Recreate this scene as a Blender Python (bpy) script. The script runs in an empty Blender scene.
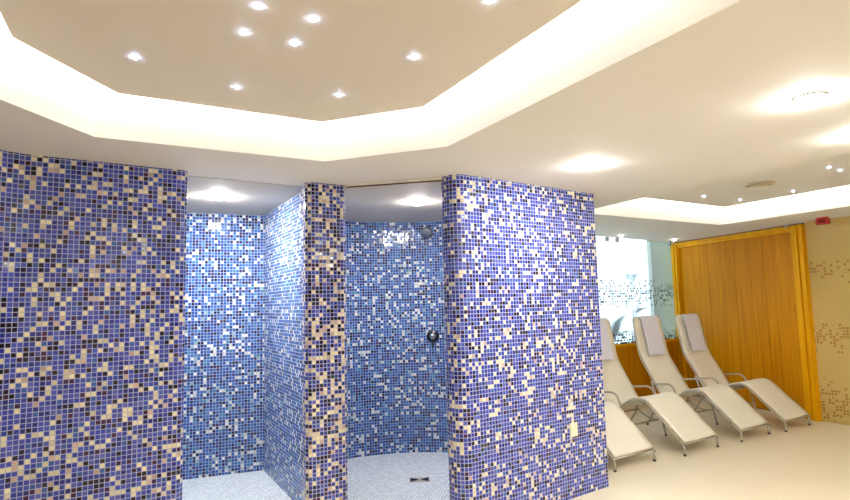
import bpy, bmesh, math, random
from mathutils import Vector, Matrix
random.seed(7)
SC = bpy.context.scene
COL = SC.collection
PI = math.pi
H = 2.315          # ceiling height
EYE = 1.45
TILE = 0.0265      # mosaic pitch

# ------------------------------------------------------------------ render look
SC.view_settings.view_transform = 'Standard'
SC.view_settings.look = 'None'
SC.view_settings.gamma = 1.0
SC.view_settings.exposure = 0.22
SC.view_settings.use_curve_mapping = False


def lin(r, g, b):
    def f(c):
        c /= 255.0
        return c / 12.92 if c <= 0.04045 else ((c + 0.055) / 1.055) ** 2.4
    return (f(r), f(g), f(b), 1.0)


# ------------------------------------------------------------------ materials
class NT:
    def __init__(self, name):
        self.m = bpy.data.materials.new(name)
        self.m.use_nodes = True
        self.n = self.m.node_tree.nodes
        self.l = self.m.node_tree.links
        self.p = self.n.get('Principled BSDF')
        self.out = self.n.get('Material Output')

    def add(self, t, **kw):
        nd = self.n.new(t)
        for k, v in kw.items():
            setattr(nd, k, v)
        return nd

    def link(self, a, b):
        self.l.new(a, b)

    def math(self, op, a, b=None, c=None):
        nd = self.add('ShaderNodeMath', operation=op)
        for i, v in enumerate((a, b, c)):
            if v is None:
                continue
            if isinstance(v, (int, float)):
                nd.inputs[i].default_value = v
            else:
                self.link(v, nd.inputs[i])
        return nd.outputs[0]

    def mix(self, fac, a, b):
        nd = self.add('ShaderNodeMix', data_type='RGBA')
        for s, v in ((nd.inputs[0], fac), (nd.inputs[6], a), (nd.inputs[7], b)):
            if isinstance(v, (int, float, tuple)):
                s.default_value = v
            else:
                self.link(v, s)
        return nd.outputs[2]


def plain(name, col, rough=0.5, metal=0.0, spec=0.5, noise=0.03, scale=6.0):
    t = NT(name)
    p = t.p
    p.inputs['Roughness'].default_value = rough
    p.inputs['Metallic'].default_value = metal
    p.inputs['Specular IOR Level'].default_value = spec
    tc = t.add('ShaderNodeTexCoord')
    nz = t.add('ShaderNodeTexNoise')
    nz.inputs['Scale'].default_value = scale
    t.link(tc.outputs['Object'], nz.inputs['Vector'])
    lo = tuple(max(0, c * (1 - noise)) for c in col[:3]) + (1,)
    hi = tuple(min(1, c * (1 + noise)) for c in col[:3]) + (1,)
    t.link(t.mix(nz.outputs['Fac'], lo, hi), p.inputs['Base Color'])
    return t.m


def emissive(name, col, strength):
    t = NT(name)
    t.p.inputs['Base Color'].default_value = (0.8, 0.8, 0.8, 1)
    t.p.inputs['Emission Color'].default_value = col
    t.p.inputs['Emission Strength'].default_value = strength
    return t.m


def mosaic(name, palette, grout, pitch, rough=0.10, groutw=0.075, tilt=0.07, seed=0.0):
    """square glass tesserae laid on the UV grid (metres); each cell gets its own colour and a slight tilt"""
    t = NT(name)
    p = t.p
    uv = t.add('ShaderNodeUVMap', uv_map='UVMap')
    sc = t.add('ShaderNodeVectorMath', operation='SCALE')
    sc.inputs['Scale'].default_value = 1.0 / pitch
    t.link(uv.outputs[0], sc.inputs[0])
    fl = t.add('ShaderNodeVectorMath', operation='FLOOR')
    t.link(sc.outputs[0], fl.inputs[0])
    fr = t.add('ShaderNodeVectorMath', operation='FRACTION')
    t.link(sc.outputs[0], fr.inputs[0])
    off = t.add('ShaderNodeVectorMath', operation='ADD')
    off.inputs[1].default_value = (seed + 0.5, seed * 1.7 + 0.5, 0.5)
    t.link(fl.outputs[0], off.inputs[0])
    wn = t.add('ShaderNodeTexWhiteNoise', noise_dimensions='2D')
    t.link(off.outputs[0], wn.inputs['Vector'])
    ramp = t.add('ShaderNodeValToRGB')
    cr = ramp.color_ramp
    cr.interpolation = 'CONSTANT'
    pos = 0.0
    for i, (w, c) in enumerate(palette):
        if i == 0:
            e = cr.elements[0]
            e.position = 0.0
        elif i == 1:
            e = cr.elements[1]
            e.position = pos
        else:
            e = cr.elements.new(pos)
        e.color = c
        pos += w
    t.link(wn.outputs['Value'], ramp.inputs[0])
    p.inputs['Specular IOR Level'].default_value = 0.35
    # slight value change from tile to tile
    sep = t.add('ShaderNodeSeparateColor')
    t.link(wn.outputs['Color'], sep.inputs[0])
    hsv = t.add('ShaderNodeHueSaturation')
    hsv.inputs['Saturation'].default_value = 1.0
    t.link(t.math('MULTIPLY_ADD', sep.outputs[1], 0.35, 0.82), hsv.inputs['Value'])
    t.link(ramp.outputs[0], hsv.inputs['Color'])
    # grout mask
    sx = t.add('ShaderNodeSeparateXYZ')
    t.link(fr.outputs[0], sx.inputs[0])

    def edge(o):
        a = t.math('ABSOLUTE', t.math('SUBTRACT', o, 0.5))
        return t.math('GREATER_THAN', a, 0.5 - groutw)
    g = t.math('MAXIMUM', edge(sx.outputs[0]), edge(sx.outputs[1]))
    t.link(t.mix(g, hsv.outputs[0], grout), p.inputs['Base Color'])
    t.link(t.math('MULTIPLY_ADD', g, 0.5, rough), p.inputs['Roughness'])
    # tilt
    geo = t.add('ShaderNodeNewGeometry')
    cs = t.add('ShaderNodeVectorMath', operation='SUBTRACT')
    cs.inputs[1].default_value = (0.5, 0.5, 0.5)
    t.link(wn.outputs['Color'], cs.inputs[0])
    cm = t.add('ShaderNodeVectorMath', operation='SCALE')
    cm.inputs['Scale'].default_value = tilt
    t.link(cs.outputs[0], cm.inputs[0])
    ad = t.add('ShaderNodeVectorMath', operation='ADD')
    t.link(geo.outputs['Normal'], ad.inputs[0])
    t.link(cm.outputs[0], ad.inputs[1])
    nm = t.add('ShaderNodeVectorMath', operation='NORMALIZE')
    t.link(ad.outputs[0], nm.inputs[0])
    t.link(nm.outputs[0], p.inputs['Normal'])
    return t.m


def wood(name, c1, c2, c3, seed=0.0):
    t = NT(name)
    p = t.p
    tc = t.add('ShaderNodeTexCoord')
    mp = t.add('ShaderNodeMapping')
    mp.inputs['Scale'].default_value = (14, 14, 0.8)
    mp.inputs['Location'].default_value = (seed, seed, seed)
    t.link(tc.outputs['Object'], mp.inputs[0])
    n1 = t.add('ShaderNodeTexNoise')
    n1.inputs['Scale'].default_value = 1.6
    n1.inputs['Detail'].default_value = 6
    n1.inputs['Distortion'].default_value = 0.6
    t.link(mp.outputs[0], n1.inputs['Vector'])
    mp2 = t.add('ShaderNodeMapping')
    mp2.inputs['Scale'].default_value = (90, 90, 1.6)
    t.link(tc.outputs['Object'], mp2.inputs[0])
    n2 = t.add('ShaderNodeTexNoise')
    n2.inputs['Scale'].default_value = 1.0
    n2.inputs['Detail'].default_value = 3
    t.link(mp2.outputs[0], n2.inputs['Vector'])
    ramp = t.add('ShaderNodeValToRGB')
    cr = ramp.color_ramp
    cr.elements[0].position = 0.3
    cr.elements[0].color = c1
    cr.elements[1].position = 0.72
    cr.elements[1].color = c3
    e = cr.elements.new(0.5)
    e.color = c2
    t.link(n1.outputs['Fac'], ramp.inputs[0])
    k = t.math('MULTIPLY_ADD', n2.outputs['Fac'], 0.4, 0.8)
    h = t.add('ShaderNodeHueSaturation')
    t.link(k, h.inputs['Value'])
    t.link(ramp.outputs[0], h.inputs['Color'])
    t.link(h.outputs[0], p.inputs['Base Color'])
    p.inputs['Roughness'].default_value = 0.42
    p.inputs['Specular IOR Level'].default_value = 0.1
    return t.m


def confetti(t, bands, sizes, seed):
    """mask of scattered little squares in horizontal bands; bands = [(z centre, half height, density)]"""
    uv = t.add('ShaderNodeUVMap', uv_map='UVMap')
    sp = t.add('ShaderNodeSeparateXYZ')
    t.link(uv.outputs[0], sp.inputs[0])
    dens = None
    for zc, hh, d in bands:
        a = t.math('ABSOLUTE', t.math('SUBTRACT', sp.outputs[1], zc))
        b = t.math('SUBTRACT', 1.0, t.math('DIVIDE', a, hh))
        b = t.math('MULTIPLY', t.math('MAXIMUM', b, 0.0), d)
        dens = b if dens is None else t.math('MAXIMUM', dens, b)
    tot = None
    for i, s in enumerate(sizes):
        sc = t.add('ShaderNodeVectorMath', operation='SCALE')
        sc.inputs['Scale'].default_value = 1.0 / s
        t.link(uv.outputs[0], sc.inputs[0])
        fl = t.add('ShaderNodeVectorMath', operation='FLOOR')
        t.link(sc.outputs[0], fl.inputs[0])
        of = t.add('ShaderNodeVectorMath', operation='ADD')
        of.inputs[1].default_value = (seed + i * 13.5, 0.5, 0)
        t.link(fl.outputs[0], of.inputs[0])
        wn = t.add('ShaderNodeTexWhiteNoise', noise_dimensions='2D')
        t.link(of.outputs[0], wn.inputs['Vector'])
        fr = t.add('ShaderNodeVectorMath', operation='FRACTION')
        t.link(sc.outputs[0], fr.inputs[0])
        sx = t.add('ShaderNodeSeparateXYZ')
        t.link(fr.outputs[0], sx.inputs[0])
        ins = t.math('MULTIPLY',
                     t.math('LESS_THAN', t.math('ABSOLUTE', t.math('SUBTRACT', sx.outputs[0], 0.5)), 0.36),
                     t.math('LESS_THAN', t.math('ABSOLUTE', t.math('SUBTRACT', sx.outputs[1], 0.5)), 0.36))
        m = t.math('MULTIPLY', ins, t.math('LESS_THAN', wn.outputs['Value'], dens))
        tot = m if tot is None else t.math('MAXIMUM', tot, m)
    return tot


def frosted_daylight_glass():
    t = NT('frosted_glass')
    m = confetti(t, [(1.53, 0.22, 0.32), (0.83, 0.18, 0.7)], (0.036,), 3.0)
    for nd in [t.p]:
        t.n.remove(nd)
    rf = t.add('ShaderNodeBsdfRefraction')
    rf.inputs['IOR'].default_value = 1.06
    rf.inputs['Roughness'].default_value = 0.2
    rf.inputs['Color'].default_value = (0.9, 0.97, 1, 1)
    tr = t.add('ShaderNodeBsdfTransparent')
    tr.inputs['Color'].default_value = (0.9, 0.97, 1.0, 1)
    tl = t.add('ShaderNodeBsdfTranslucent')
    tl.inputs['Color'].default_value = (0.75, 0.85, 0.88, 1)
    gl = t.add('ShaderNodeBsdfGlossy')
    gl.inputs['Roughness'].default_value = 0.05
    df = t.add('ShaderNodeBsdfDiffuse')
    df.inputs['Color'].default_value = lin(48, 66, 66)

    def ms(f, a, b):
        x = t.add('ShaderNodeMixShader')
        if isinstance(f, float):
            x.inputs[0].default_value = f
        else:
            t.link(f, x.inputs[0])
        t.link(a, x.inputs[1])
        t.link(b, x.inputs[2])
        return x.outputs[0]
    a = ms(0.35, rf.outputs[0], tr.outputs[0])
    a = ms(0.10, a, tl.outputs[0])
    a = ms(0.06, a, gl.outputs[0])
    a = ms(t.math('MULTIPLY', m, 0.95), a, df.outputs[0])
    t.link(a, t.out.inputs['Surface'])
    return t.m


def etched_olive_glass():
    t = NT('etched_olive_glass')
    m = confetti(t, [(1.73, 0.16, 0.4), (0.98, 0.2, 0.75), (0.22, 0.3, 0.6)], (0.034,), 9.0)
    t.link(t.mix(t.math('MULTIPLY', m, 0.75), lin(206, 176, 104), lin(150, 104, 30)), t.p.inputs['Base Color'])
    t.p.inputs['Roughness'].default_value = 0.22
    t.p.inputs['Coat Weight'].default_value = 0.4
    t.p.inputs['Coat Roughness'].default_value = 0.05
    return t.m


def sling_fabric():
    t = NT('cream_mesh_fabric')
    tc = t.add('ShaderNodeTexCoord')
    w = t.add('ShaderNodeTexNoise')
    w.inputs['Scale'].default_value = 240
    t.link(tc.outputs['Object'], w.inputs['Vector'])
    t.link(t.mix(w.outputs['Fac'], lin(236, 228, 208), lin(250, 244, 230)), t.p.inputs['Base Color'])
    t.p.inputs['Roughness'].default_value = 0.75
    t.p.inputs['Specular IOR Level'].default_value = 0.2
    b = t.add('ShaderNodeBump')
    b.inputs['Strength'].default_value = 0.15
    b.inputs['Distance'].default_value = 0.002
    t.link(w.outputs['Fac'], b.inputs['Height'])
    t.link(b.outputs[0], t.p.inputs['Normal'])
    return t.m


PAL = [(0.155, lin(232, 222, 186)), (0.035, lin(206, 178, 158)), (0.11, lin(22, 6, 36)), (0.045, lin(58, 22, 58)),
       (0.12, lin(34, 40, 122)), (0.22, lin(50, 62, 158)), (0.17, lin(66, 80, 176)), (0.095, lin(84, 90, 172)), (0.05, lin(56, 92, 164))]
PAL_PIER = [(0.25, lin(230, 216, 176)), (0.05, lin(206, 178, 150)), (0.15, lin(22, 6, 36)), (0.08, lin(60, 24, 54)),
            (0.10, lin(34, 40, 112)), (0.17, lin(50, 62, 146)), (0.12, lin(66, 80, 164)), (0.08, lin(88, 86, 168))]
PAL_IN = [(0.12, lin(226, 226, 216)), (0.04, lin(150, 176, 186)), (0.09, lin(26, 22, 62)), (0.04, lin(54, 30, 80)),
          (0.13, lin(26, 48, 112)), (0.22, lin(34, 76, 152)), (0.19, lin(46, 98, 170)), (0.10, lin(68, 114, 180)), (0.07, lin(60, 128, 168))]
M = {
    'mosaic': mosaic('blue_and_cream_glass_mosaic', PAL, lin(178, 184, 216), TILE),
    'mosaic_pier': mosaic('cream_rich_pier_mosaic', PAL_PIER, lin(178, 184, 216), TILE, seed=57.0),
    'mosaic_in': mosaic('blue_shower_mosaic', PAL_IN, lin(170, 182, 208), TILE, seed=31.0),
    'shower_floor': mosaic('white_floor_mosaic', [(0.5, lin(250, 251, 251)), (0.5, lin(240, 245, 248))], lin(190, 208, 220), 0.024, rough=0.3, groutw=0.11, tilt=0.02, seed=5.0),
    'ceiling': plain('warm_white_ceiling_paint', lin(234, 230, 222), 0.8, spec=0.12, noise=0.02, scale=1.5),
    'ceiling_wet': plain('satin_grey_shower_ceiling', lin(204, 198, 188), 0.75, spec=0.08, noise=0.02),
    'raft': plain('beige_star_panel', lin(225, 215, 199), 0.6, noise=0.02, scale=1.5),
    'cove': plain('white_cove_paint', lin(250, 249, 246), 0.7, noise=0.01),
    'floor': plain('cream_polished_floor', lin(238, 225, 197), 0.32, noise=0.03, scale=2.5, spec=0.4),
    'wall': plain('cream_wall_paint', lin(226, 214, 190), 0.7),
    'fabric': sling_fabric(),
    'pad': plain('grey_lilac_pad_fabric', lin(232, 232, 250), 0.8, noise=0.04, scale=60),
    'frame': plain('beige_lacquered_steel_tube', lin(190, 182, 166), 0.35, 0.3),
    'chrome': plain('brushed_chrome', lin(170, 175, 180), 0.35, 0.9),
    'greysteel': plain('satin_grey_steel', lin(138, 148, 150), 0.4, 0.3),
    'darkmetal': plain('dark_chrome', lin(70, 72, 80), 0.25, 0.9),
    'grating': plain('steel_grating', lin(226, 214, 196), 0.4, 0.6),
    'clip': plain('grey_glass_clip', lin(140, 140, 134), 0.4, 0.3),
    'plate': plain('ivory_plastic', lin(236, 226, 200), 0.4),
    'red': plain('red_plastic', lin(186, 26, 22), 0.35),
    'redlens': plain('dark_red_lens', lin(120, 12, 14), 0.15),
    'vent': plain('offwhite_vent', lin(206, 192, 168), 0.5),
    'trimring': plain('white_trim_ring', lin(240, 236, 226), 0.4),
    'rubber': plain('black_rubber', lin(84, 80, 72), 0.7),
    'wood': wood('honey_oak_veneer', lin(186, 116, 2), lin(200, 130, 5), lin(212, 144, 10)),
    'wood2': wood('golden_oak_trim', lin(222, 154, 4), lin(230, 164, 8), lin(238, 176, 16), 4.0),
    'seam': plain('dark_joint', lin(90, 54, 16), 0.6),
    'glass': frosted_daylight_glass(),
    'olive': etched_olive_glass(),
    'leaf': plain('dark_green_leaf', lin(30, 52, 44), 0.6, noise=0.2),
    'stem': plain('brown_stem', lin(80, 80, 66), 0.7),
    'pot': plain('grey_clay_pot', lin(150, 150, 150), 0.7),
    'pillar': plain('olive_render', lin(128, 126, 92), 0.85),
    'paving': plain('pale_paving', lin(214, 222, 226), 0.8),
    'shade': plain('pale_grey_metal', lin(165, 180, 176), 0.5),
    'led': emissive('cove_led_strip', (1.0, 0.965, 0.89, 1), 135.0),
    'warm_lens': emissive('warm_downlight_lens', (1.0, 0.98, 0.96, 1), 600.0),
    'small_lens': emissive('small_spot_lens', (1.0, 0.93, 0.82, 1), 60.0),
    'cool_lens': emissive('cool_downlight_lens', (1.0, 0.96, 0.90, 1), 800.0),
    'cool_lens_bright': emissive('cool_bright_downlight_lens', (1.0, 0.97, 0.92, 1), 1150.0),
    'star': emissive('blue_white_star_led', (0.50, 0.63, 1.0, 1), 80.0),
}


# ------------------------------------------------------------------ mesh helpers
def obj(name, bm, mat, parent=None, smooth=False):
    me = bpy.data.meshes.new(name)
    bm.normal_update()
    bm.to_mesh(me)
    bm.free()
    if smooth:
        for p in me.polygons:
            p.use_smooth = True
    o = bpy.data.objects.new(name, me)
    COL.objects.link(o)
    me.materials.append(mat)
    if parent:
        o.parent = parent
    return o


def tag(o, label=None, cat=None, group=None, kind=None):
    for k, v in (('label', label), ('category', cat), ('group', group), ('kind', kind)):
        if v:
            o[k] = v
    return o


def thing(name, label, cat, loc=(0, 0, 0), rz=0.0, group=None):
    o = bpy.data.objects.new(name, None)
    o.empty_display_size = 0.1
    COL.objects.link(o)
    o.location = loc
    o.rotation_euler = (0, 0, rz)
    return tag(o, label, cat, group)


def arc(cx, cy, r, a0, a1, n):
    return [(cx + r * math.cos(math.radians(a0 + (a1 - a0) * i / n)), cy + r * math.sin(math.radians(a0 + (a1 - a0) * i / n))) for i in range(n + 1)]


def area2(pts):
    return sum(pts[i][0] * pts[(i + 1) % len(pts)][1] - pts[(i + 1) % len(pts)][0] * pts[i][1] for i in range(len(pts)))


def prism(pts, z0, z1, bm=None, u0=0.0):
    """solid of the plan outline pts between z0 and z1; side UVs run along the outline in metres"""
    bm = bm or bmesh.new()
    uvl = bm.loops.layers.uv.get('UVMap') or bm.loops.layers.uv.new('UVMap')
    if area2(pts) < 0:
        pts = pts[::-1]
    n = len(pts)
    lo = [bm.verts.new((x, y, z0)) for x, y in pts]
    hi = [bm.verts.new((x, y, z1)) for x, y in pts]
    u = u0
    for i in range(n):
        j = (i + 1) % n
        d = math.hypot(pts[j][0] - pts[i][0], pts[j][1] - pts[i][1])
        f = bm.faces.new((lo[i], lo[j], hi[j], hi[i]))
        for lp, c in zip(f.loops, ((u, z0), (u + d, z0), (u + d, z1), (u, z1))):
            lp[uvl].uv = c
        u += d
    for f in (bm.faces.new(hi), bm.faces.new(lo[::-1])):
        for lp in f.loops:
            lp[uvl].uv = (lp.vert.co.x, lp.vert.co.y)
    return bm


def box(x0, x1, y0, y1, z0, z1, bm=None, bevel=0.0):
    b = prism([(x0, y0), (x1, y0), (x1, y1), (x0, y1)], z0, z1)
    if bevel:
        bmesh.ops.bevel(b, geom=b.edges[:], offset=bevel, segments=2, affect='EDGES', profile=0.5)
    if bm is None:
        return b
    me = bpy.data.meshes.new('t')
    b.to_mesh(me)
    b.free()
    bm.from_mesh(me)
    bpy.data.meshes.remove(me)
    return bm


def lathe(profile, seg=24, bm=None, M4=None):
    bm = bm or bmesh.new()
    rings = []
    for r, z in profile:
        if r < 1e-6:
            rings.append([bm.verts.new((0, 0, z))])
        else:
            rings.append([bm.verts.new((r * math.cos(2 * PI * i / seg), r * math.sin(2 * PI * i / seg), z)) for i in range(seg)])
    for a, b in zip(rings, rings[1:]):
        for i in range(seg):
            j = (i + 1) % seg
            v = [a[i % len(a)], a[j % len(a)], b[j % len(b)], b[i % len(b)]]
            u = []
            for q in v:
                if q not in u:
                    u.append(q)
            if len(u) > 2:
                bm.faces.new(u)
    bmesh.ops.recalc_face_normals(bm, faces=bm.faces[:])
    if M4 is not None:
        bmesh.ops.transform(bm, matrix=M4, verts=bm.verts[:])
    return bm


def fillet(pts, r, n=6):
    """round the corners of a 3D polyline"""
    P = [Vector(p) for p in pts]
    out = [P[0]]
    for i in range(1, len(P) - 1):
        a, b, c = P[i - 1], P[i], P[i + 1]
        rr = r[i] if isinstance(r, (list, tuple)) else r
        k = min(rr, (a - b).length * 0.48, (c - b).length * 0.48)
        p0 = b + (a - b).normalized() * k
        p1 = b + (c - b).normalized() * k
        for j in range(n + 1):
            t = j / n
            out.append((1 - t) ** 2 * p0 + 2 * t * (1 - t) * b + t * t * p1)
    out.append(P[-1])
    return out


def tube(path, r, bm=None, seg=10):
    bm = bm or bmesh.new()
    P = [Vector(p) for p in path]
    rings = []
    up = None
    for i, p in enumerate(P):
        t = (P[min(i + 1, len(P) - 1)] - P[max(i - 1, 0)]).normalized()
        if up is None:
            up = Vector((0, 0, 1)) if abs(t.z) < 0.9 else Vector((1, 0, 0))
        s = t.cross(up).normalized()
        up = s.cross(t).normalized()
        rings.append([bm.verts.new(p + r * (math.cos(2 * PI * k / seg) * s + math.sin(2 * PI * k / seg) * up)) for k in range(seg)])
    for a, b in zip(rings, rings[1:]):
        for k in range(seg):
            bm.faces.new((a[k], a[(k + 1) % seg], b[(k + 1) % seg], b[k]))
    bm.faces.new(rings[0][::-1])
    bm.faces.new(rings[-1])
    bmesh.ops.recalc_face_normals(bm, faces=bm.faces[:])
    return bm


def offset_poly(pts, d):
    """inset (d > 0) of a polygon, mitred"""
    if area2(pts) < 0:
        pts = pts[::-1]
    n = len(pts)
    out = []
    for i in range(n):
        a, b, c = Vector(pts[i - 1]), Vector(pts[i]), Vector(pts[(i + 1) % n])
        e1, e2 = (b - a).normalized(), (c - b).normalized()
        n1, n2 = Vector((-e1.y, e1.x)), Vector((-e2.y, e2.x))
        k = (n1 + n2) / (1 + n1.dot(n2))
        out.append(tuple(b + k * d))
    return out


def struct(name, bm, mat, parent=None, smooth=False):
    o = obj(name, bm, mat, parent, smooth)
    o['kind'] = 'structure'
    return o


def along(p, d, s):
    return (p[0] + d[0] * s, p[1] + d[1] * s)


# ------------------------------------------------------------------ room shell
K = (3.855, 8.80)                 # corner where frosted glass meets the wood
J = (4.505, 6.70)                 # corner where wood meets the olive glass
GD = (0.799, 0.602)               # direction of the frosted glass
RD = (0.5225, -0.8526)            # direction of the olive glass
G_START = along(K, GD, -4.1)
R_END = along(J, RD, 7.2)
ROOM = [(-4.2, -2.2), (R_END[0], -2.2), R_END, J, K, G_START, (-4.2, 6.3)]

bm = bmesh.new()
prism(offset_poly(ROOM, -0.3), -0.12, 0.0, bm)
struct('floor', bm, M['floor'])

# cove openings in the ceiling
OPEN1 = [(-1.735, 2.019), (-1.627, 2.749), (-0.587, 3.334), (0.141, 3.071), (0.946, 1.587), (1.28, 0.97), (0.95, 0.1), (-0.2, -0.3), (-0.98, 0.50)]
f2 = Vector((0.8555, 0.5178))
e2 = Vector((0.459, -0.888))
c2 = Vector((3.566, 6.791))
OPEN2 = [tuple(c2 - f2 * 2.40), tuple(c2), tuple(c2 + e2 * 4.6), tuple(c2 + e2 * 4.6 - f2 * 2.40)]


def ceiling_mesh():
    bm = bmesh.new()
    edges = []
    for poly in (ROOM, OPEN1, OPEN2):
        vs = [bm.verts.new((x, y, H)) for x, y in poly]
        edges += [bm.edges.new((vs[i], vs[(i + 1) % len(vs)])) for i in range(len(vs))]
    bmesh.ops.triangle_fill(bm, use_beauty=True, use_dissolve=False, edges=edges, normal=(0, 0, -1))
    for f in bm.faces:
        if f.normal.z > 0:
            f.normal_flip()
    return bm


struct('ceiling', ceiling_mesh(), M['ceiling'])


def recess(poly, top):
    """white side walls and lid of a recessed tray"""
    bm = bmesh.new()
    if area2(poly) < 0:
        poly = poly[::-1]
    n = len(poly)
    lo = [bm.verts.new((x, y, H)) for x, y in poly]
    hi = [bm.verts.new((x, y, H + top)) for x, y in poly]
    for i in range(n):
        j = (i + 1) % n
        bm.faces.new((lo[j], lo[i], hi[i], hi[j]))
    bm.faces.new(hi[::-1])
    return bm


for i, (poly, nm) in enumerate(((OPEN1, 'trim_1'), (OPEN2, 'trim_2'))):
    struct(nm, recess(poly, 0.30), M['cove'])

# floating star panels, each with an LED strip lying on its upper rim
RAFTS = []
for poly, lab in ((OPEN1, 'large many-sided beige star ceiling panel floating inside the glowing cove above the mosaic showers'),
                  (OPEN2, 'beige star ceiling panel floating in the straight glowing cove above the loungers')):
    t = thing('ceiling_panel', lab, 'ceiling panel', (0, 0, H + 0.174), 0, 'backlit star ceiling panels')
    ins = offset_poly(poly, 0.19)
    obj('panel_board', prism(ins, 0.0, 0.022), M['raft'] if poly is OPEN1 else M['ceiling'], t)
    a, b = offset_poly(poly, 0.225), offset_poly(poly, 0.25)
    bm = bmesh.new()
    n = len(a)
    va = [[bm.verts.new((x, y, z)) for x, y in pl] for pl, z in ((a, 0.022), (a, 0.034), (b, 0.034), (b, 0.022))]
    for i in range(n):
        j = (i + 1) % n
        for q in range(4):
            bm.faces.new((va[q][i], va[q][j], va[(q + 1) % 4][j], va[(q + 1) % 4][i]))
    bmesh.ops.recalc_face_normals(bm, faces=bm.faces[:])
    s = obj('light_strip', bm, M['led'], t)
    s['label'] = 'warm white LED strip glowing along the panel rim'
    hg = bmesh.new()
    cx = sum(p[0] for p in ins) / n
    cy = sum(p[1] for p in ins) / n
    for p in ins:
        box(cx + (p[0] - cx) * 0.6 - 0.01, cx + (p[0] - cx) * 0.6 + 0.01, cy + (p[1] - cy) * 0.6 - 0.01, cy + (p[1] - cy) * 0.6 + 0.01, 0.022, 0.126, hg)
    obj('hanger', hg, M['chrome'], t)

# plain outer walls that close the room
def wall_strip(a, b, th, z0, z1, side=1):
    d = Vector((b[0] - a[0], b[1] - a[1])).normalized()
    nrm = Vector((-d.y, d.x)) * th * side
    return prism([a, b, (b[0] + nrm.x, b[1] + nrm.y), (a[0] + nrm.x, a[1] + nrm.y)], z0, z1)


struct('wall_near', wall_strip((-4.2, -2.2), (R_END[0], -2.2), 0.15, 0, H + 0.35, -1), M['wall'])
struct('wall_right_near', wall_strip((R_END[0], -2.2), R_END, 0.15, 0, H + 0.35, -1), M['wall'])
struct('wall_left_outer', wall_strip((-4.2, 6.3), (-4.2, -2.2), 0.15, 0, H + 0.35, -1), M['wall'])
struct('wall_far', wall_strip(G_START, (-4.2, 6.3), 0.15, 0, H + 0.35, -1), M['wall'])

# ------------------------------------------------------------------ mosaic walls (plan outlines)
left_front = [(-2.36, 0.4), (-2.30, 1.6), (-2.268, 2.5), (-2.258, 2.78), (-2.245, 2.88), (-2.222, 2.955), (-2.17, 3.02), (-2.10, 3.068), (-2.032, 3.113)]
ld = Vector((0.832, 0.555))
ln = Vector((-0.555, 0.832))
tip = Vector((-1.508, 3.460))
rr = 0.05
cc = tip + ln * rr
a0 = math.degrees(math.atan2(-ln.y, -ln.x))
end = arc(cc.x, cc.y, rr, a0, a0 + 90, 6)
th = 0.17
cc2 = tip + ln * (th - rr)
end2 = arc(cc2.x, cc2.y, rr, a0 + 90, a0 + 180, 6)
bk = tip + ln * th
left_back = [tuple(bk - ld * 0.75), (-2.46, 2.8), (-2.55, 0.4)]
struct('wall_left', prism(left_front + end + end2 + left_back, 0, H), M['mosaic'])

A = (-1.49, 5.235)
B = (-3.05, 4.66)
Cc = (-2.62, 3.1)
struct('wall_back_left', prism([A, B, Cc, (-2.78, 3.06), (-3.25, 4.78), (-1.45, 5.42)], 0, H), M['mosaic_in'])

# divider: bull-nosed pier in front, wall between the two showers behind
pier = [(-0.845, 3.935)]
pier += arc(-0.795, 3.945, 0.05, 190, 298, 6)[1:]
pier += arc(-0.622, 4.045, 0.05, 298, 395, 6)
pier += [(-0.60, 4.13)]
pier2 = [(-0.855, 4.10), (-0.875, 4.0)]
struct('wall_pier', prism(pier + pier2, 0, H), M['mosaic_pier'])
struct('wall_middle', prism([(-0.862, 4.10), (-0.60, 4.13), (-0.75, 4.75), (-0.93, 5.445), (-1.05, 5.62), (-1.46, 5.42), A], 0, H), M['mosaic_in'])

# curved back wall of the right shower
cx, cy, R = -0.122, 4.437, 1.29
inner = arc(cx, cy, R, 128.6, 78, 22)
inner += [(0.29, 5.655), (0.39, 5.595), (0.474, 5.52)]
outer = [(0.60, 5.66), (0.40, 5.84)] + arc(cx, cy, R + 0.16, 76, 128, 14)
struct('wall_back_curved', prism(inner + outer, 0, H), M['mosaic_in'])

# right partition with a rounded free end
E0 = Vector((1.389, 4.577))
S0 = Vector((0.346, 3.822))
bd = (E0 - S0).normalized()
bn = Vector((-bd.y, bd.x))
tb = 0.20
p_front = S0 - bd * 0.088
r1 = 0.085
c1 = p_front + bn * r1
e_ang = math.degrees(math.atan2(-bn.y, -bn.x))
nose = arc(c1.x, c1.y, r1, e_ang - 90, e_ang, 8)
c1b = p_front + bn * (tb - r1)
nose2 = arc(c1b.x, c1b.y, r1, e_ang - 180, e_ang - 90, 8)
Cin = E0 + bn * tb - bd * 0.16
back_l = Cin + bn * 0.98
blk = nose2 + nose + [tuple(E0), tuple(E0 + bn * 1.36), tuple(back_l), tuple(Cin)]
struct('wall_right', prism(blk, 0, H), M['mosaic'])

# shower floors (small white mosaic) and the lower shower ceiling on the right
def floor_patch(name, pts, z0, z1, mat, ang):
    bm = prism(pts, z0, z1)
    uvl = bm.loops.layers.uv['UVMap']
    ca, sa = math.cos(ang), math.sin(ang)
    for f in bm.faces:
        if abs(f.normal.z) > 0.5 or True:
            for lp in f.loops:
                x, y = lp.vert.co.x, lp.vert.co.y
                lp[uvl].uv = (x * ca - y * sa, x * sa + y * ca)
    return struct(name, bm, mat)


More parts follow.
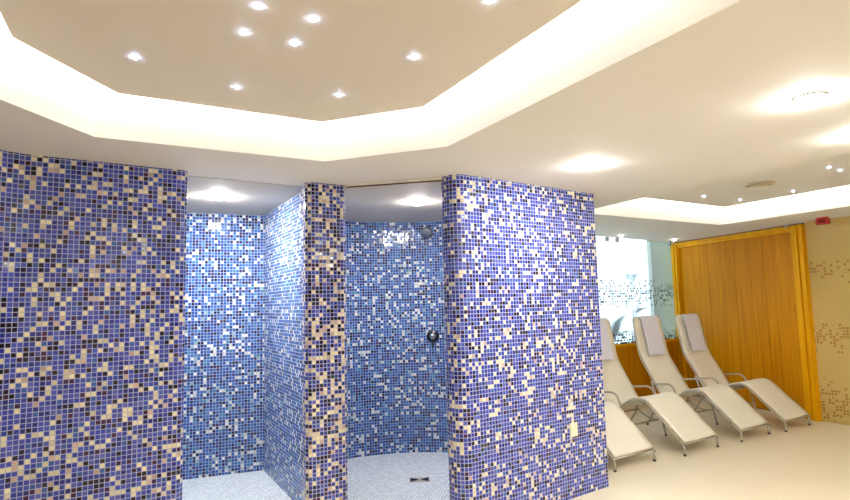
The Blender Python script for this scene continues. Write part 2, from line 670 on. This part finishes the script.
floor_patch('floor_shower_left', [(-1.53, 3.60), (-0.87, 4.02), (-0.855, 4.10), A, B, Cc, (-2.2, 3.2)], 0.0, 0.004, M['shower_floor'], 0.5)
floor_patch('floor_shower_right', [(-0.60, 4.05), (0.13, 3.90), (0.21, 3.95), tuple(Cin), (0.474, 5.52)] + inner[::-1] + [(-0.75, 4.75), (-0.60, 4.13)], 0.0, 0.004, M['shower_floor'], 0.2)
soff = [(-0.60, 4.06), (-0.54, 3.975), (0.128, 3.826), (0.21, 3.95), tuple(Cin), (0.474, 5.52)] + inner[::-1] + [(-0.75, 4.75), (-0.60, 4.13)]
for nm, z0, z1, mt in (('trim_3', H - 0.021, H - 0.001, 'ceiling'), ('trim_4', H - 0.031, H - 0.021, 'seam')):
    struct(nm, prism([(-0.545, 3.972), (0.128, 3.822), (0.127, 3.817), (-0.546, 3.967)], z0, z1), M[mt])
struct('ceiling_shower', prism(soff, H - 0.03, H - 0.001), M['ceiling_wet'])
soffl = [(-1.50, 3.62), (-0.875, 4.02), (-0.86, 4.10), A, B, Cc, (-2.2, 3.2)]
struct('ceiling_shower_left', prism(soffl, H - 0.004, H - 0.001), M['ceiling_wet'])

# ------------------------------------------------------------------ frosted glass, dado and wood screen
gn = Vector((-GD[1], GD[0]))      # pointing outdoors
DADO = 0.835


def gpt(s, d=0.0):                # s metres from corner K towards the left, d outward
    return (K[0] - GD[0] * s + gn.x * d, K[1] - GD[1] * s + gn.y * d)


def gbox(s0, s1, d0, d1, z0, z1, bm=None):
    return prism([gpt(s0, d0), gpt(s1, d0), gpt(s1, d1), gpt(s0, d1)], z0, z1, bm)


w1 = bpy.data.objects.new('window_1', None)
COL.objects.link(w1)
tag(w1, 'tall frosted glass pane with scattered dark squares above the wood dado', None, None, 'structure')
bm = gbox(0.0, 3.95, 0.016, 0.024, DADO - 0.01, H - 0.012)
obj('pane', bm, M['glass'], w1)
for s in (0.07, 1.43, 1.66, 2.9):
    b = gbox(s - 0.014, s + 0.014, -0.012, 0.03, H - 0.062, H + 0.0)
    obj('glass_clip', b, M['clip'], w1)

dado = thing('wood_dado', 'low honey oak dado under the frosted glass behind the loungers', 'wood panelling', (0, 0, 0))
s = 0.06
while s < 3.9:
    obj('board', gbox(s + 0.003, min(s + 0.42, 3.95) - 0.003, -0.02, 0.06, 0.0, DADO - 0.03), M['wood'], dado)
    s += 0.42
obj('cap_rail', gbox(0.07, 3.95, -0.03, 0.07, DADO - 0.03, DADO), M['wood2'], dado)

wd = Vector((J[0] - K[0], J[1] - K[1]))
WL = wd.length
wd.normalize()
wn_ = Vector((wd.y, -wd.x))       # into the room is -wn_? fixed below
if (Vector((0, 0)) - Vector(K)).dot(wn_) < 0:
    wn_ = -wn_


def wbox(u0, u1, d0, d1, z0, z1, bm=None):
    q = [Vector(K) + wd * u + wn_ * d for u, d in ((u0, d0), (u1, d0), (u1, d1), (u0, d1))]
    return prism([tuple(v) for v in q], z0, z1, bm)


ws = thing('wood_screen', 'tall golden oak panelled screen with moulded frame between the two glass walls', 'wood screen', (0, 0, 0))
cuts = [0.14, 0.69, 1.15, 1.61, 2.05]
obj('backing', wbox(0.03, WL - 0.02, -0.05, -0.02, 0.0, H), M['seam'], ws)
for a, b in zip(cuts, cuts[1:]):
    obj('panel', wbox(a + 0.003, b - 0.003, -0.02, 0.0, 0.01, 2.25), M['wood'], ws)
for a, b in ((0.0, 0.14), (2.05, WL + 0.02)):
    j = obj('jamb', wbox(a, b, -0.02, 0.035, 0.0, 2.285), M['wood2'], ws)
    w_ = b - a
    obj('moulding', wbox(a + w_ * 0.30, a + w_ * 0.55, 0.035, 0.055, 0.0, 2.285), M['wood2'], j)
    obj('moulding', wbox(a + w_ * 0.75, b, 0.035, 0.06, 0.0, 2.285), M['wood2'], j)
hd = obj('header', wbox(0.14, 2.05, -0.02, 0.035, 2.215, 2.285), M['wood2'], ws)
obj('moulding', wbox(0.14, 2.05, 0.035, 0.05, 2.255, 2.285), M['wood2'], hd)
obj('pivot_clip', wbox(2.00, 2.05, 0.035, 0.06, 2.275, 2.308), M['clip'], ws)

w2 = bpy.data.objects.new('window_2', None)
COL.objects.link(w2)
tag(w2, 'olive etched glass wall with bands of brown squares beside the wood screen', None, None, 'structure')
rn = Vector((-RD[1], RD[0]))
if (Vector((0, 0)) - Vector(J)).dot(rn) > 0:
    rn = -rn


def rpt(s, d):
    return (J[0] + RD[0] * s + rn.x * d, J[1] + RD[1] * s + rn.y * d)


x = 0.0
for k in range(4):
    a, b = 0.02 + k * 1.75, 0.02 + k * 1.75 + 1.74
    bm = prism([rpt(a, 0.0), rpt(b, 0.0), rpt(b, 0.012), rpt(a, 0.012)], 0.0, H, u0=a)
    obj('pane', bm, M['olive'], w2)
struct('wall_behind_glass', prism([rpt(0.05, 0.03), rpt(7.2, 0.03), rpt(7.2, 0.15), rpt(0.05, 0.15)], 0, H + 0.35), M['wall'])
struct('wall_behind_wood', wbox(0.0, WL + 0.15, -0.2, -0.08, 0.0, H + 0.35), M['wall'])

# ------------------------------------------------------------------ outdoors behind the frosted glass
struct('paving', prism([gpt(-0.6, 0.12), gpt(9, 0.12), gpt(12, 14), gpt(-8, 14)], -0.12, -0.01), M['paving'])
pil = struct('wall_outside', prism([gpt(-1.4, 0.30), gpt(0.12, 0.30), gpt(0.12, 0.36), gpt(-1.4, 0.36)], -0.01, 3.0), M['pillar'])


def leaf_mesh(L, W, bend):
    bm = bmesh.new()
    n = 9
    rows = []
    for i in range(n + 1):
        t = i / n
        w = W * math.sin(PI * min(1, t * 0.97 + 0.03)) ** 0.8 * (1 - 0.35 * t)
        zz = -bend * t * t
        rows.append([bm.verts.new((L * t, yy, zz - abs(yy) * -0.25)) for yy in (-w, 0, w)])
    for a, b in zip(rows, rows[1:]):
        for q in range(2):
            bm.faces.new((a[q], a[q + 1], b[q + 1], b[q]))
    bmesh.ops.solidify(bm, geom=bm.faces[:], thickness=0.002)
    return bm


def potted_plant(loc, spec, pot_h, label):
    t = thing('potted_plant', label, 'plant', loc, 0, None)
    pot = obj('pot', lathe([(0, 0), (0.10, 0), (0.14, pot_h), (0.125, pot_h), (0.12, pot_h - 0.04), (0, pot_h - 0.04)], 24), M['pot'], t, True)
    for az, el, L, W, hh in spec:
        st = tube([(0, 0, pot_h - 0.05), (0.03 * math.cos(az), 0.03 * math.sin(az), (pot_h + hh) / 2), (0.06 * math.cos(az), 0.06 * math.sin(az), hh)], 0.012)
        sm = obj('stem', st, M['stem'], t, True)
        lb = leaf_mesh(L, W, 0.12)
        bmesh.ops.transform(lb, matrix=Matrix.Translation((0.06 * math.cos(az), 0.06 * math.sin(az), hh)) @ Matrix.Rotation(az, 4, 'Z') @ Matrix.Rotation(-el, 4, 'Y'), verts=lb.verts[:])
        obj('leaf', lb, M['leaf'], t, True)
    return t


g1 = gpt(1.45, 0.20)
ga = math.atan2(GD[1], GD[0])
potted_plant((g1[0], g1[1], -0.01), [(ga, 0.9, 0.42, 0.07, 0.98), (ga + 0.3, 0.35, 0.36, 0.06, 0.84), (ga + 2.9, 0.9, 0.30, 0.06, 0.92), (ga - 0.1, 0.2, 0.26, 0.07, 0.96), (ga + 3.0, 0.3, 0.2, 0.07, 1.1), (ga, 1.2, 0.4, 0.09, 0.86)], 0.4,
             'dark leafy plant blurred behind the frosted glass, the one nearer the mosaic wall')
g2 = gpt(0.84, 0.20)
potted_plant((g2[0], g2[1], -0.01), [(ga, 0.55, 0.34, 0.07, 1.24), (ga + 0.15, 0.3, 0.32, 0.07, 1.08), (ga + 3.0, 0.25, 0.24, 0.06, 0.98), (ga, 0.2, 0.34, 0.08, 0.95)], 0.42,
             'dark leafy plant blurred behind the frosted glass, the one nearer the wood screen')
g3 = gpt(0.20, 0.62)
t = thing('uplighter', 'pale grey cone shaped uplighter blurred behind the frosted glass', 'lamp', (g3[0], g3[1], -0.01))
obj('lamp_shade', lathe([(0.02, 1.70), (0.10, 1.86), (0.095, 1.86), (0.015, 1.67)], 24), M['shade'], t, True)
obj('pole', lathe([(0, 0.02), (0.011, 0.02), (0.011, 1.67), (0, 1.67)], 12), M['shade'], t, True)
obj('base', lathe([(0, 0), (0.13, 0), (0.13, 0.02), (0, 0.025)], 24), M['shade'], t, True)


# ------------------------------------------------------------------ loungers
def profile_pts():
    base = [(0, 0.0, 0.118), (0, 0.40, 0.472), (0, 0.56, 0.45), (0, 0.745, 0.325), (0, 0.845, 0.325), (0, 1.125, 0.775), (0, 1.215, 1.235)]
    return fillet(base, [0, 0.07, 0.06, 0.06, 0.08, 0.07, 0], 6)


def resample(P, step):
    out = [P[0]]
    acc = 0.0
    for a, b in zip(P, P[1:]):
        L = (b - a).length
        pos = step - acc
        while pos <= L:
            out.append(a.lerp(b, pos / L))
            pos += step
        acc = (acc + L) % step if L + acc >= step else acc + L
    out.append(P[-1])
    return out


PROF = profile_pts()


def sling_mesh(half=0.262, thick=0.010):
    P = resample(PROF, 0.03)
    bm = bmesh.new()
    top = P[-1]
    rows = []
    nx = 8
    for i, p in enumerate(P):
        d = (top - p).length
        hw = half
        rc = 0.07
        if d < rc:
            hw = half - rc + math.sqrt(max(0, rc * rc - (rc - d) ** 2))
        nrm_t = (P[min(i + 1, len(P) - 1)] - P[max(i - 1, 0)]).normalized()
        nn = Vector((1, 0, 0)).cross(nrm_t).normalized()
        rows.append([bm.verts.new(Vector((hw * (2 * k / nx - 1), 0, 0)) + p + nn * (-0.006 * (1 - (2 * k / nx - 1) ** 2))) for k in range(nx + 1)])
    for a, b in zip(rows, rows[1:]):
        for k in range(nx):
            bm.faces.new((a[k], a[k + 1], b[k + 1], b[k]))
    bmesh.ops.recalc_face_normals(bm, faces=bm.faces[:])
    bmesh.ops.solidify(bm, geom=bm.faces[:], thickness=thick)
    return bm


def make_lounger():
    t = thing('sun_lounger', '', 'lounger')
    obj('sling', sling_mesh(), M['fabric'], t, True)
    down = Vector((0, 0.004, -0.014))
    for s in (-1, 1):
        path = [Vector((s * 0.268, p.y, p.z)) + down for p in PROF[:-1]]
        q = PROF[-1]
        path += [Vector((s * 0.255, q.y - 0.006, q.z - 0.035)), Vector((s * 0.215, q.y + 0.002, q.z - 0.006))]
        obj('side_rail', tube(path, 0.010), M['frame'], t, True)
        fl = obj('foot_leg', tube([(s * 0.268, 0.0, 0.108), (s * 0.268, -0.004, 0.016)], 0.011), M['frame'], t, True)
        obj('foot_cap', lathe([(0, 0), (0.013, 0), (0.013, 0.018), (0, 0.018)], 12, None, Matrix.Translation((s * 0.268, -0.004, 0))), M['rubber'], fl, True)
        obj('bolt', lathe([(0, 0), (0.007, 0), (0.007, 0.006), (0, 0.008)], 10, None, Matrix.Translation((s * 0.268, -0.010, 0.092)) @ Matrix.Rotation(PI / 2, 4, 'X')), M['rubber'], fl, True)
        arm = fillet([(s * 0.280, 0.985, 0.50), (s * 0.292, 0.95, 0.474), (s * 0.298, 0.715, 0.50), (s * 0.298, 0.645, 0.34)], 0.075, 7)
        obj('armrest', tube(arm, 0.0105), M['frame'], t, True)
        fr = obj('front_leg', tube([(s * 0.298, 0.647, 0.345), (s * 0.296, 0.575, 0.015)], 0.0105), M['frame'], t, True)
        obj('foot_cap', lathe([(0, 0), (0.0125, 0), (0.0125, 0.018), (0, 0.018)], 12, None, Matrix.Translation((s * 0.296, 0.575, 0))), M['rubber'], fr, True)
        rl = fillet([(s * 0.290, 0.975, 0.50), (s * 0.294, 0.90, 0.25), (s * 0.294, 1.06, 0.015)], 0.06, 5)
        rg = obj('rear_leg', tube(rl, 0.0105), M['frame'], t, True)
        obj('foot_cap', lathe([(0, 0), (0.0125, 0), (0.0125, 0.018), (0, 0.018)], 12, None, Matrix.Translation((s * 0.294, 1.06, 0))), M['rubber'], rg, True)
        obj('seat_strut', tube(fillet([(s * 0.296, 0.59, 0.16), (s * 0.294, 0.76, 0.15), (s * 0.294, 0.93, 0.245)], 0.06, 5), 0.009), M['frame'], t, True)
    obj('crossbar', tube([(-0.296, 0.66, 0.156), (0.296, 0.66, 0.156)], 0.010), M['frame'], t, True)
    obj('crossbar', tube([(-0.294, 0.90, 0.235), (0.294, 0.90, 0.235)], 0.010), M['frame'], t, True)
    obj('crossbar', tube([(-0.268, 0.415, 0.445), (0.268, 0.415, 0.445)], 0.009), M['frame'], t, True)
    obj('end_bar', tube([(-0.268, 0.004, 0.104), (0.268, 0.004, 0.104)], 0.009), M['frame'], t, True)
    # head cushion: thin upholstered slab hung in front of the head end
    top = PROF[-1]
    kin = Vector((0, 1.118, 0.80))
    ax = (top - kin).normalized()
    nn = Vector((0, -ax.z, ax.y))          # towards the sitter
    pb = box(-0.150, 0.150, -0.008, 0.008, 0.0, 0.475, None, 0.004)
    m4 = Matrix(((1, 0, 0, 0.0), (0, -nn.y, ax.y, 0), (0, -nn.z, ax.z, 0), (0, 0, 0, 1)))
    org = kin + nn * 0.034 - ax * 0.03
    bmesh.ops.transform(pb, matrix=Matrix.Translation(org) @ m4, verts=pb.verts[:])
    pad = obj('head_cushion', pb, M['pad'], t)
    pad['label'] = 'flat grey lilac head cushion'
    obj('hook', tube([org + ax * 0.472 + Vector((-0.1, 0, 0)) , org + ax * 0.472 - nn * 0.045 + Vector((-0.1, 0, 0))], 0.004), M['frame'], pad)
    obj('hook', tube([org + ax * 0.472 + Vector((0.1, 0, 0)) , org + ax * 0.472 - nn * 0.045 + Vector((0.1, 0, 0))], 0.004), M['frame'], pad)
    return t


def dup(root):
    r = root.copy()
    COL.objects.link(r)
    for ch in root.children:
        c = ch.copy()
        COL.objects.link(c)
        c.parent = r
        for g in ch.children:
            d = g.copy()
            COL.objects.link(d)
            d.parent = c
    return r


L0 = make_lounger()
SPOTS = [((1.785, 5.099), 'cream mesh lounger nearest the mosaic partition, its head end hidden behind it'),
         ((2.571, 5.530), 'cream mesh lounger second from the mosaic partition, its head partly behind the partition edge'),
         ((3.350, 5.994), 'cream mesh lounger third from the mosaic partition, its grey cushion before the frosted glass'),
         ((4.030, 6.367), 'cream mesh lounger at the end of the row, standing against the wood screen')]
loungers = []
for i, ((x, y), lab) in enumerate(SPOTS):
    o = L0 if i == 0 else dup(L0)
    o.location = (x, y, 0)
    o.rotation_euler = (0, 0, math.radians(33))
    o['label'] = lab
    o['group'] = 'cream mesh loungers in a row'
    loungers.append(o)


# ------------------------------------------------------------------ ceiling fittings
def downlight(loc, lens, label, r=0.055):
    t = thing('downlight', label, 'ceiling light', loc, 0, 'round ceiling downlights')
    obj('trim_ring', lathe([(r, 0.0), (r * 1.12, 0.0), (r * 1.10, -0.006), (r * 0.98, -0.008)], 28), M['trimring'], t, True)
    obj('lens', lathe([(r, -0.002), (r * 0.98, -0.010), (r * 0.8, -0.018), (r * 0.45, -0.024), (0, -0.026)], 28), M[lens], t, True)
    return t


downlight((-1.576, 4.303, H - 0.004), 'cool_lens_bright', 'bright round downlight in the ceiling of the shower with flat back wall')
downlight((-0.048, 4.597, H - 0.03), 'cool_lens', 'bright round downlight in the lower ceiling of the curved shower')
downlight((1.074, 3.582, H), 'warm_lens', 'glowing round downlight in the ceiling above the mosaic partition')
downlight((1.706, 2.419, H), 'warm_lens', 'glowing large round downlight in the beige ceiling before the star panel over the loungers', 0.06)
downlight((2.393, 3.018, H), 'warm_lens', 'round downlight cut off by the picture edge, beside the large downlight')
downlight((2.65, 7.608, H), 'small_lens', 'tiny spot lamp above the frosted glass near the mosaic partition', 0.030)
downlight((3.664, 8.292, H), 'small_lens', 'tiny spot lamp above the corner of frosted glass and wood screen', 0.030)
for x, y in ((2.9, 0.8), (-2.9, -0.8), (1.9, -1.3)):      # out-of-view area lights added to brighten the front of the room
    ll = bpy.data.lights.new('added_fill_light', 'AREA')
    ll.shape = 'DISK'
    ll.size = 0.12
    ll.energy = 22.0
    ll.color = (1.0, 0.98, 0.96)
    lo_ = bpy.data.objects.new('added_fill_light', ll)
    COL.objects.link(lo_)
    lo_.location = (x, y, H - 0.01)

STARS = [((-1.173, 2.243), 'tiny star light alone in the beige panel near its far end from the loungers'),
         ((-0.557, 1.870), 'tiny star light at the top of the tight cluster, close to the picture edge'),
         ((-0.386, 1.968), 'tiny star light in the cluster, upper one of the pair on the lounger side'),
         ((-0.665, 2.057), 'largest bright star light, just under the topmost one of the cluster'),
         ((-0.494, 2.153), 'tiny star light in the cluster, lower one of the pair on the lounger side'),
         ((-0.868, 2.586), 'tiny star light alone below the cluster, toward the flat shower'),
         ((-0.407, 2.718), 'tiny star light closest to the cove bend above the divider pier'),
         ((-0.027, 2.306), 'tiny star light alone in the panel toward the long bright cove side'),
         ((0.245, 1.870), 'tiny star light half cut by the upper picture edge'),
         ((2.885, 5.765), 'tiny star light over the loungers closest to the inner cove corner'),
         ((3.400, 6.028), 'tiny star light over the loungers right beside the far cove edge'),
         ((3.697, 5.602), 'tiny star light over the loungers between cove edge and the close pair'),
         ((3.325, 4.567), 'tiny star light over the loungers, first of the close pair'),
         ((3.504, 4.689), 'tiny star light over the loungers, second of the close pair next to the picture edge')]
s0 = None
for (x, y), lab in STARS:
    if s0 is None:
        s0 = tag(obj('star_light', lathe([(0.010, 0.0), (0.0095, -0.004), (0.006, -0.008), (0, -0.0095)], 14), M['star'], None, True), lab, 'star light', 'star lights in the ceiling panels')
        o = s0
    else:
        o = s0.copy()
        COL.objects.link(o)
        o['label'] = lab
    o.location = (x, y, H + 0.174)

t = thing('ceiling_vent', 'flat round off-white vent in the star panel above the loungers', 'vent', (3.124, 5.205, H + 0.174))
obj('rim', lathe([(0, 0), (0.13, 0), (0.13, -0.012), (0.105, -0.016), (0.10, -0.006), (0, -0.006)], 32), M['vent'], t, True)
obj('cover', lathe([(0, -0.006), (0.02, -0.012), (0.085, -0.016), (0.085, -0.022), (0, -0.026)], 32), M['vent'], t, True)

t = thing('alarm_sounder', 'red fire alarm box under the ceiling edge above the olive glass', 'alarm', (4.475, 6.318, H), math.radians(-58))
obj('housing', box(-0.065, 0.065, -0.03, 0.03, -0.082, -0.012, None, 0.008), M['red'], t)
obj('mounting_plate', box(-0.05, 0.05, -0.025, 0.025, -0.012, 0.0), M['red'], t)
obj('lens', box(-0.035, 0.035, -0.036, -0.028, -0.066, -0.028, None, 0.003), M['redlens'], t)

# ------------------------------------------------------------------ shower fittings and wall plate
def on_arc(px, pz):
    ang = math.acos((px - cx) / R)
    p = Vector((cx + R * math.cos(ang), cy + R * math.sin(ang), pz))
    return p, math.atan2(cy - p.y, cx - p.x)


# matrices that turn local +z into the direction pointing away from the curved wall
def wall_mat(p, a):
    return p, (0, PI / 2, a)


p, a = on_arc(0.06, 1.13)
t = thing('shower_mixer', 'round dark chrome shower control with lever on the curved mosaic wall', 'shower control', p, 0)
t.rotation_euler = (0, PI / 2, a)
obj('escutcheon', lathe([(0, 0), (0.062, 0), (0.064, 0.006), (0.056, 0.014), (0, 0.018)], 32), M['darkmetal'], t, True)
obj('knob', lathe([(0.03, 0.012), (0.03, 0.05), (0.024, 0.06), (0, 0.062)], 24), M['chrome'], t, True)
obj('lever', tube([(0.0, 0, 0.05), (0.05, 0.0, 0.056), (0.115, 0.0, 0.05)], 0.009), M['darkmetal'], t, True)

p, a = on_arc(0.035, 2.205)
t = thing('shower_fixture', 'grey shower head high on the curved mosaic wall', 'shower head', p, 0)
t.rotation_euler = (0, PI / 2, a)
obj('wall_flange', lathe([(0, 0), (0.035, 0), (0.033, 0.008), (0, 0.012)], 20), M['chrome'], t, True)
obj('arm', tube([(0, 0, 0.008), (0.0, 0, 0.05), (0.012, 0, 0.085)], 0.013), M['chrome'], t, True)
mm = Matrix.Translation((0.008, 0, 0.075)) @ Matrix.Rotation(math.radians(55), 4, 'Y')
hd_ = obj('head', lathe([(0, -0.01), (0.018, -0.008), (0.03, 0.01), (0.058, 0.045), (0.06, 0.058), (0, 0.058)], 28, None, mm), M['greysteel'], t, True)
obj('nozzle_plate', lathe([(0, 0.058), (0.05, 0.058), (0.048, 0.061), (0, 0.062)], 28, None, mm), M['greysteel'], t, True)

t = thing('floor_drain', 'square steel drain cover in the pale floor of the curved shower', 'drain', (-0.09, 4.842, 0.004), math.radians(2))
obj('frame', box(-0.085, 0.085, -0.06, 0.06, 0.0, 0.004), M['grating'], t)
for sx in (-1, 1):
    obj('grille', prism([(sx * 0.012, 0.006), (sx * 0.076, 0.05), (sx * 0.076, -0.05), (sx * 0.012, -0.006)], 0.004, 0.006), M['darkmetal'], t)

pc = S0 + bd * 0.902 - bn * 0.0
t = thing('wall_plate', 'small ivory wall plate low on the mosaic partition', 'socket plate', (pc.x, pc.y, 0.49), math.atan2(bd.y, bd.x))
obj('faceplate', box(-0.04, 0.04, -0.010, 0.0, -0.05, 0.05, None, 0.003), M['plate'], t)
obj('blank_insert', box(-0.022, 0.022, -0.013, -0.010, -0.022, 0.022, None, 0.001), M['plate'], t)

# ------------------------------------------------------------------ sky, camera
w = bpy.data.worlds.new('sky')
SC.world = w
w.use_nodes = True
bg = w.node_tree.nodes['Background']
bg.inputs[0].default_value = (0.80, 0.93, 1.0, 1)
bg.inputs[1].default_value = 1.9

cam = bpy.data.cameras.new('camera')
co = bpy.data.objects.new('camera', cam)
COL.objects.link(co)
FPX = 567.0
cam.sensor_width = 36.0
cam.lens = FPX / 850.0 * 36.0
cam.clip_start = 0.02
tilt = math.atan(54.0 / FPX)
roll = -math.radians(1.357)
fwd = Vector((0, math.cos(tilt), math.sin(tilt)))
r0 = Vector((1, 0, 0))
u0 = r0.cross(fwd)
rgt = r0 * math.cos(roll) + u0 * math.sin(roll)
upv = -r0 * math.sin(roll) + u0 * math.cos(roll)
m = Matrix((rgt, upv, -fwd)).transposed().to_4x4()
m.translation = (0, 0, EYE)
co.matrix_world = m
SC.camera = co
